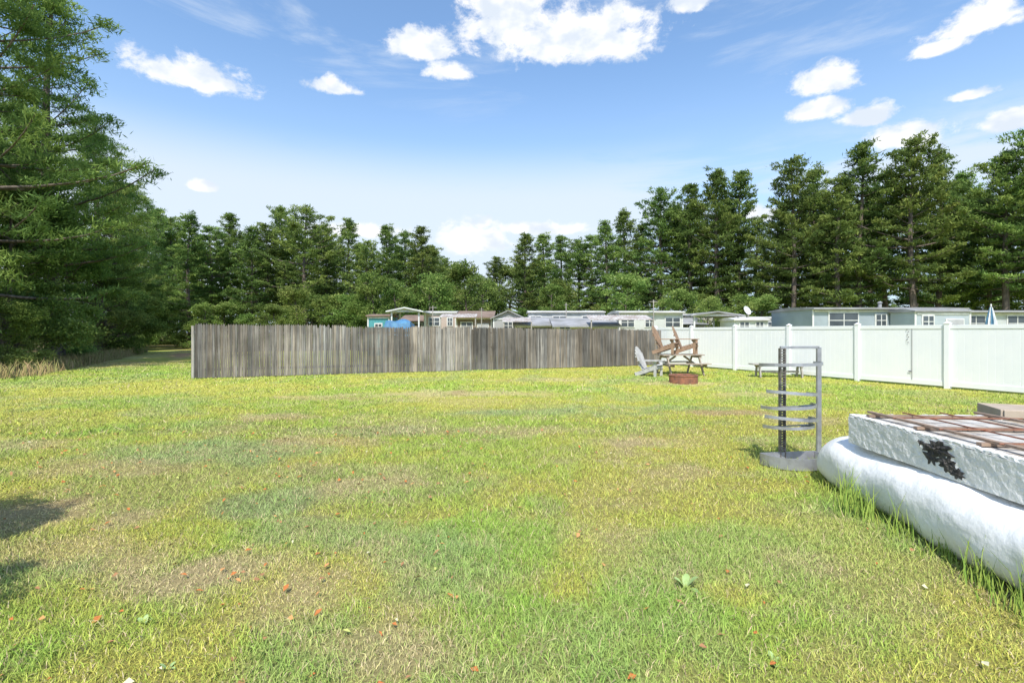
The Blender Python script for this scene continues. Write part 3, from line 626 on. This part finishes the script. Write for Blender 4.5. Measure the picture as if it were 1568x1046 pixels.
# ------------------------------------------------------------------ buildings
def sidemat(name,col,pitch=.2,vert=False,dirt=.85):
    m=simple(name,col,tuple(c*dirt for c in col),.6,1.3,0)
    t=m.node_tree;n=t.nodes;L=t.links; tc=n.new('ShaderNodeTexCoord'); sp=n.new('ShaderNodeSeparateXYZ');L.new(tc.outputs['Object'],sp.inputs[0])
    a=n.new('ShaderNodeMath');a.operation='MULTIPLY';a.inputs[1].default_value=1/pitch;L.new(sp.outputs[0 if vert else 2],a.inputs[0])
    f=n.new('ShaderNodeMath');f.operation='FRACT';L.new(a.outputs[0],f.inputs[0])
    bp=n.new('ShaderNodeBump');bp.inputs['Strength'].default_value=1;bp.inputs['Distance'].default_value=.02;L.new(f.outputs[0],bp.inputs['Height'])
    b=[q for q in n if q.type=='BSDF_PRINCIPLED'][0];L.new(bp.outputs[0],b.inputs['Normal']);return m
m_roofg=simple("roof_grey",(.36,.36,.37),(.22,.22,.21),.7,1.2,.3,8)
m_roofw=simple("roof_white",(.74,.73,.70),(.50,.48,.45),.6,1.0,.2,8)
m_roofb=simple("roof_brown",(.17,.12,.09),(.28,.20,.15),.9,1.5,.4,10)
def home(name,x0,x1,y,dep,h,col,roof=m_roofw,kind='flat',wins=(),doors=(),rz=0,pitch=.2,trimcol=None,vert=False,over=.18,mid=True):
    e=empty(name,((x0+x1)/2,y,0),math.radians(rz)); L_=x1-x0; mw=sidemat(name+"_siding",col,pitch,vert)
    rise={'flat':.20,'gable':L_*.24,'shed':.5,'long':.4}[kind]; wh=h-rise
    bb=B(); bb.box((0,dep/2,wh/2),(L_,dep,wh),0)
    if kind=='gable': bb.prism([(-L_/2,wh),(L_/2,wh),(0,h-.03)],0.0,dep,0)
    bb.obj("walls",[mw],parent=e)
    bb=B(); o_=over
    if kind=='flat':
        k=8; pr=[(-o_,wh+.002)]+[(dep*(j/k)*1.0+(-o_ if j==0 else (o_ if j==k else 0)),wh+.08+(rise-.08)*math.sin(math.pi*j/k)) for j in range(k+1)]+[(dep+o_,wh+.002)]
        bb.prism(pr,-L_/2-.08,L_/2+.08,0,axis='X')
    elif kind=='gable':
        for s_ in(-1,1):
            bb.beam((0,dep/2,h),(s_*(L_/2+.2),dep/2,wh-.2*rise/(L_/2)+.02),dep+.4,.07,0)
    elif kind=='long':
        bb.prism([(-o_,wh),(dep/2,h),(dep+o_,wh),(dep+o_,wh+.08),(dep/2,h+.08),(-o_,wh+.08)],-L_/2-.15,L_/2+.15,0,axis='X')
    else:
        bb.prism([(-o_-.2,wh-.05),(dep+o_,h),(dep+o_,h+.07),(-o_-.2,wh+.02)],-L_/2-.15,L_/2+.15,0,axis='X')
    bb.obj("roof",[roof],parent=e)
    bb=B()
    for (wx,wz,ww,hh) in wins:
        bb.box((wx,-.02,wz),(ww+.14,.05,hh+.14),1); bb.box((wx,-.05,wz),(ww,.03,hh),0); bb.box((wx,-.067,wz),(.04,.014,hh),1); bb.box((wx,-.066,wz),(ww,.012,.035),1)
    for (dx,dw_,dh) in doors:
        bb.box((dx,-.02,dh/2+.3),(dw_+.12,.05,dh+.1),1); bb.box((dx,-.055,dh/2+.3),(dw_,.03,dh),2); bb.box((dx,-.075,dh*.72+.3),(dw_*.55,.012,dh*.3),0)
    for sx in(-1,1): bb.box((sx*(L_/2-.03),-.012,wh/2),(.09,.03,wh-.01),1)
    bb.box((0,-.02,wh-.08),(L_-.2,.04,.10),1)
    bb.obj("windows_and_trim",[m_glass,m_trim if trimcol is None else simple(name+"_trim",trimcol),simple(name+"_door",(.45,.45,.47),None,.5,2)],parent=e)
    return e
e=home("grey_mobile_home",16.1,24.2,26.6,4.2,2.98,(.36,.42,.47),m_roofg,'flat',wins=[(-2.4,2.2,1.5,.75),(-.4,2.2,.5,.6),(2.4,2.1,.9,.7)],over=.25,pitch=.22)
home("mobile_home_addition",20.2,23.0,24.9,1.6,2.78,(.46,.52,.57),m_roofg,'flat',wins=[(-.75,2.1,.5,.55)],doors=[(.6,.8,1.9)],over=.12)
home("pale_mobile_home",24.3,36,27.5,4.2,2.85,(.58,.61,.63),m_roofg,'flat',wins=[(-4.5,2.05,1.0,.8),(-2.2,2.05,1.0,.8),(1,2.05,1.2,.8)],over=.3)
bb=B(); bb.cyl((0,0,0),(0,0,.35),.09,None,12); bb.cyl((0,0,.35),(0,0,.42),.15,.05,12); bb.obj("roof_vent",[m_roofg],(20.9,28.2,2.88))
home("white_mobile_home",16.9,19.8,37,3,2.75,(.66,.64,.58),m_roofw,'flat',wins=[(-.8,2.05,.7,.5),(.7,2.05,.5,.5)])
home("blue_shed",20.1,22.3,36.5,2.6,2.65,(.10,.24,.46),m_roofw,'shed',wins=[(0,1.95,.9,.5)],pitch=.3,vert=True)
home("white_mobile_home",6.9,11.0,32,3.4,3.0,(.66,.67,.66),m_roofw,'flat',wins=[(-1.5,2.2,.8,.55),(-.1,2.2,.5,.55),(1.4,2.2,.9,.55)],over=.3)
home("white_mobile_home",1.2,6.6,35.5,3.4,3.15,(.68,.69,.68),m_roofw,'flat',wins=[(-2.2,2.4,.7,.55),(-.5,2.4,.9,.55),(1.6,2.4,.9,.55)])
home("gabled_shed",-1.25,.75,33,3,3.0,(.36,.36,.36),m_roofg,'gable',wins=[(0,2.0,.5,.45)],vert=True)
home("brown_roofed_shed",-3.75,-1.35,33.4,3,3.05,(.26,.20,.16),m_roofb,'shed',wins=[(-.5,1.95,.7,.5)],doors=[(.6,.7,1.8)],vert=True)
home("beige_trailer",-6.2,-3.95,35,3.2,3.1,(.60,.48,.42),m_roofw,'flat',wins=[(-.4,2.3,.7,.5),(.7,2.3,.3,.5)])
home("turquoise_shed",-9.6,-8.15,33,2.4,2.8,(.08,.32,.36),m_roofb,'flat',wins=[(0,1.9,.4,.4)],vert=True)
home("dark_shed",-8.1,-6.4,35.5,2.6,2.8,(.10,.09,.08),m_roofb,'shed')
home("long_low_shed",2.6,6.5,30.5,1.8,2.42,(.42,.36,.30),m_roofg,'shed',wins=[(-1.3,1.75,.6,.25)],vert=True,over=.3)
home("grey_lean_to",.2,2.6,31.5,1.8,2.5,(.20,.19,.18),m_roofg,'shed',vert=True,over=.2)
home("tan_mobile_home",11.6,15.8,39,3.2,3.1,(.56,.50,.42),m_roofw,'flat',wins=[(-1.3,2.3,.7,.5),(.9,2.3,.7,.5)])
home("white_camper",13.2,15.2,29.5,2.0,2.45,(.72,.73,.74),m_roofw,'flat',wins=[(-.4,1.95,.5,.4),(.5,1.95,.4,.4)])
m_corr=simple("corrugated_sheet",(.56,.53,.50),(.30,.24,.20),.6,2.5,.4,10)
def lean(name,x0,x1,y,z0,z1,dep,mat):
    e=empty(name,((x0+x1)/2,y,0)); L_=x1-x0; bb=B()
    nn=int(L_/.18)
    for k in range(nn): bb.prism([(-L_/2+k*.18,0),(-L_/2+k*.18+.09,.03),(-L_/2+k*.18+.18,0),(-L_/2+k*.18+.09,-.01)],0,dep,0,Matrix.Translation((0,0,z0))@Matrix.Rotation(math.atan2(z1-z0,dep),4,'X'))
    bb.obj("sheet",[mat],parent=e); bb=B()
    for sx in(-1,1): bb.box((sx*(L_/2-.1),.1,z0/2),(.07,.07,z0-.03),0)
    bb.obj("posts",[m_gwood],parent=e)
lean("corrugated_awning",4.6,8.4,29.3,2.28,2.62,1.6,m_corr); lean("corrugated_awning",-4.6,-2.2,31.2,2.5,2.75,1.4,m_corr); lean("corrugated_awning",-.6,1.3,30.6,2.2,2.5,1.5,m_corr)
for i,(x_,y_,h_) in enumerate([(-5.2,32.6,3.3),(-1.9,31,3.1),(3.6,33,3.5),(8.9,31.2,3.6),(15.7,33,3.1)]):
    bb=B(); bb.cyl((0,0,0),(0,0,h_),.035,.03,8); bb.box((0,0,h_-.12),(.5,.03,.03),0); bb.obj("utility_pole",[m_gwood],(x_,y_,0),rz=i)
def carport(name,x0,x1,y,dep,h,roof,mat):
    e=empty(name,((x0+x1)/2,y,0)); L_=x1-x0; bb=B()
    for sx in(-1,1):
        for yy in(.1,dep-.1): bb.box((sx*(L_/2-.12),yy,h/2-.1),(.09,.09,h-.2),0)
    bb.box((0,.1,h-.17),(L_,.05,.14),0); bb.obj("posts",[mat],parent=e); bb=B()
    bb.prism([(-L_/2-.2,h-.25),(0,h),(L_/2+.2,h-.25),(L_/2+.2,h-.17),(0,h+.08),(-L_/2-.2,h-.17)],-.2,dep+.2,0); bb.obj("roof",[roof],parent=e); return e
carport("carport",11.3,14.3,31,4,2.8,m_roofg,m_trim)
home("grey_shed",11.4,14.0,36,2,2.6,(.30,.30,.29),m_roofg,'shed',wins=[(0,1.9,.8,.5)])
m_blue=simple("blue_tarp",(.05,.15,.32),(.10,.26,.42),.5,3,.4,8)
carport("canopy_tent",-7.9,-5.9,32,2.6,3.1,simple("white_canvas",(.74,.74,.72),(.60,.60,.58),.8,2),m_trim)
bb=B()
V=[];nx_=10
for i in range(nx_+1):
    for j in range(nx_+1):
        u=i/nx_*2-1;v=j/nx_*2-1; V.append((u*.95,v*.8,2.32*(1-.08*u*u-.10*v*v)*(1-(.35 if max(abs(u),abs(v))>.95 else 0))+.08*math.sin(5*u+3*v)))
F=[(i*(nx_+1)+j,(i+1)*(nx_+1)+j,(i+1)*(nx_+1)+j+1,i*(nx_+1)+j+1) for i in range(nx_) for j in range(nx_)]
bb.add(V,F,0)
for sx in(-.85,.85):
    for sy in(-.7,.7): bb.box((sx,sy,.8),(.08,.08,1.6),1)
bb.obj("tarp_covered_stack",[m_blue,m_gwood],(-6.9,30.5,0))
e=empty("satellite_dish",(14.9,31.5,0)); bb=B(); bb.cyl((0,0,0),(0,0,2.85),.03,None,8); bb.obj("mast",[m_steeld],parent=e); bb=B()
X=Matrix.Translation((0,-.08,2.95))@Matrix.Rotation(math.radians(62),4,'X')@Matrix.Rotation(math.radians(25),4,'Y'); V=[(0,0,-.08)];F=[]
for q_ in range(1,5):
    for j in range(20): rr_=.30*q_/4; V.append((rr_*math.cos(j*.314159),rr_*math.sin(j*.314159),-.08+.9*rr_*rr_))
for j in range(20): F.append((0,1+j,1+(j+1)%20))
for q_ in range(3):
    for j in range(20): F.append((1+q_*20+j,1+(q_+1)*20+j,1+(q_+1)*20+(j+1)%20,1+q_*20+(j+1)%20))
bb.add(V,F,0,X); bb.beam((0,0,2.75),(0,-.35,2.95),.03,.03,0); bb.obj("dish",[m_trim],parent=e)
e=empty("patio_umbrella",(16.6,17.2,0)); bb=B(); bb.cyl((0,0,0),(0,0,2.5),.02,None,10); bb.cyl((0,0,2.5),(0,0,2.56),.03,.01,10); bb.cyl((0,0,0),(0,0,.08),.25,.2,16); bb.obj("pole",[m_trim],parent=e)
bb=B(); k=24
for q_,(z0,z1,r0,r1) in enumerate(((1.15,1.6,.17,.15),(1.6,2.0,.15,.11),(2.0,2.45,.11,.03))):
    for j in range(k):
        a0_=6.28318*j/k;a1_=6.28318*(j+1)/k; f0=1+(.25 if j%2 else -.2); f1=1+(.25 if (j+1)%2 else -.2)
        bb.add([(r0*f0*math.cos(a0_),r0*f0*math.sin(a0_),z0),(r0*f1*math.cos(a1_),r0*f1*math.sin(a1_),z0),(r1*f1*math.cos(a1_),r1*f1*math.sin(a1_),z1),(r1*f0*math.cos(a0_),r1*f0*math.sin(a0_),z1)],[(0,1,2,3)],(j//3)%2)
bb.obj("canopy",[simple("umbrella_white",(.75,.76,.76)),simple("umbrella_blue",(.10,.25,.38))],parent=e)
put(broadN[0],"shadow_caster_shrub",-4.55,2.95,2.1,8)  # shrubs added out of view to throw a shadow on the near-left lawn
put(broadN[0],"shadow_caster_shrub",-5.1,2.8,2.4,8)
put(broadN[1],"shadow_caster_shrub",-3.65,2.2,1.6,8)
def rosette(name,x,y,n_,ln,seed):
    r_=random.Random(seed); bb=B()
    for k in range(n_):
        a=k*6.28/n_+r_.uniform(-.4,.4); el_=r_.uniform(.5,1.1); l=ln*r_.uniform(.7,1.1); w=l*.17
        d=Vector((math.cos(a)*math.cos(el_),math.sin(a)*math.cos(el_),math.sin(el_))); s=Vector((-math.sin(a),math.cos(a),0))
        V=[]
        for t_,ww in((0,.15),(.3,.8),(.6,1),(.85,.6),(1,.05)):
            p=d*l*t_+Vector((0,0,-.25*l*t_*t_)); V+= [p-s*w*ww+Vector((0,0,w*ww*.4)),p,p+s*w*ww+Vector((0,0,w*ww*.4))]
        F=[]
        for q_ in range(4): F+=[(q_*3,q_*3+1,q_*3+4,q_*3+3),(q_*3+1,q_*3+2,q_*3+5,q_*3+4)]
        bb.add(V,F,0)
    o=bb.obj(name,[simple("weed_leaf",(.36,.48,.18),(.28,.40,.13),.5,8)],(x,y,0),smooth=True)
rosette("broadleaf_weed",1.07,3.08,5,.15,1); rosette("broadleaf_weed",1.26,2.38,3,.08,2); rosette("broadleaf_weed",1.38,2.55,3,.06,3); rosette("broadleaf_weed",-1.63,2.35,4,.06,4); rosette("broadleaf_weed",-2.0,2.7,4,.07,5)
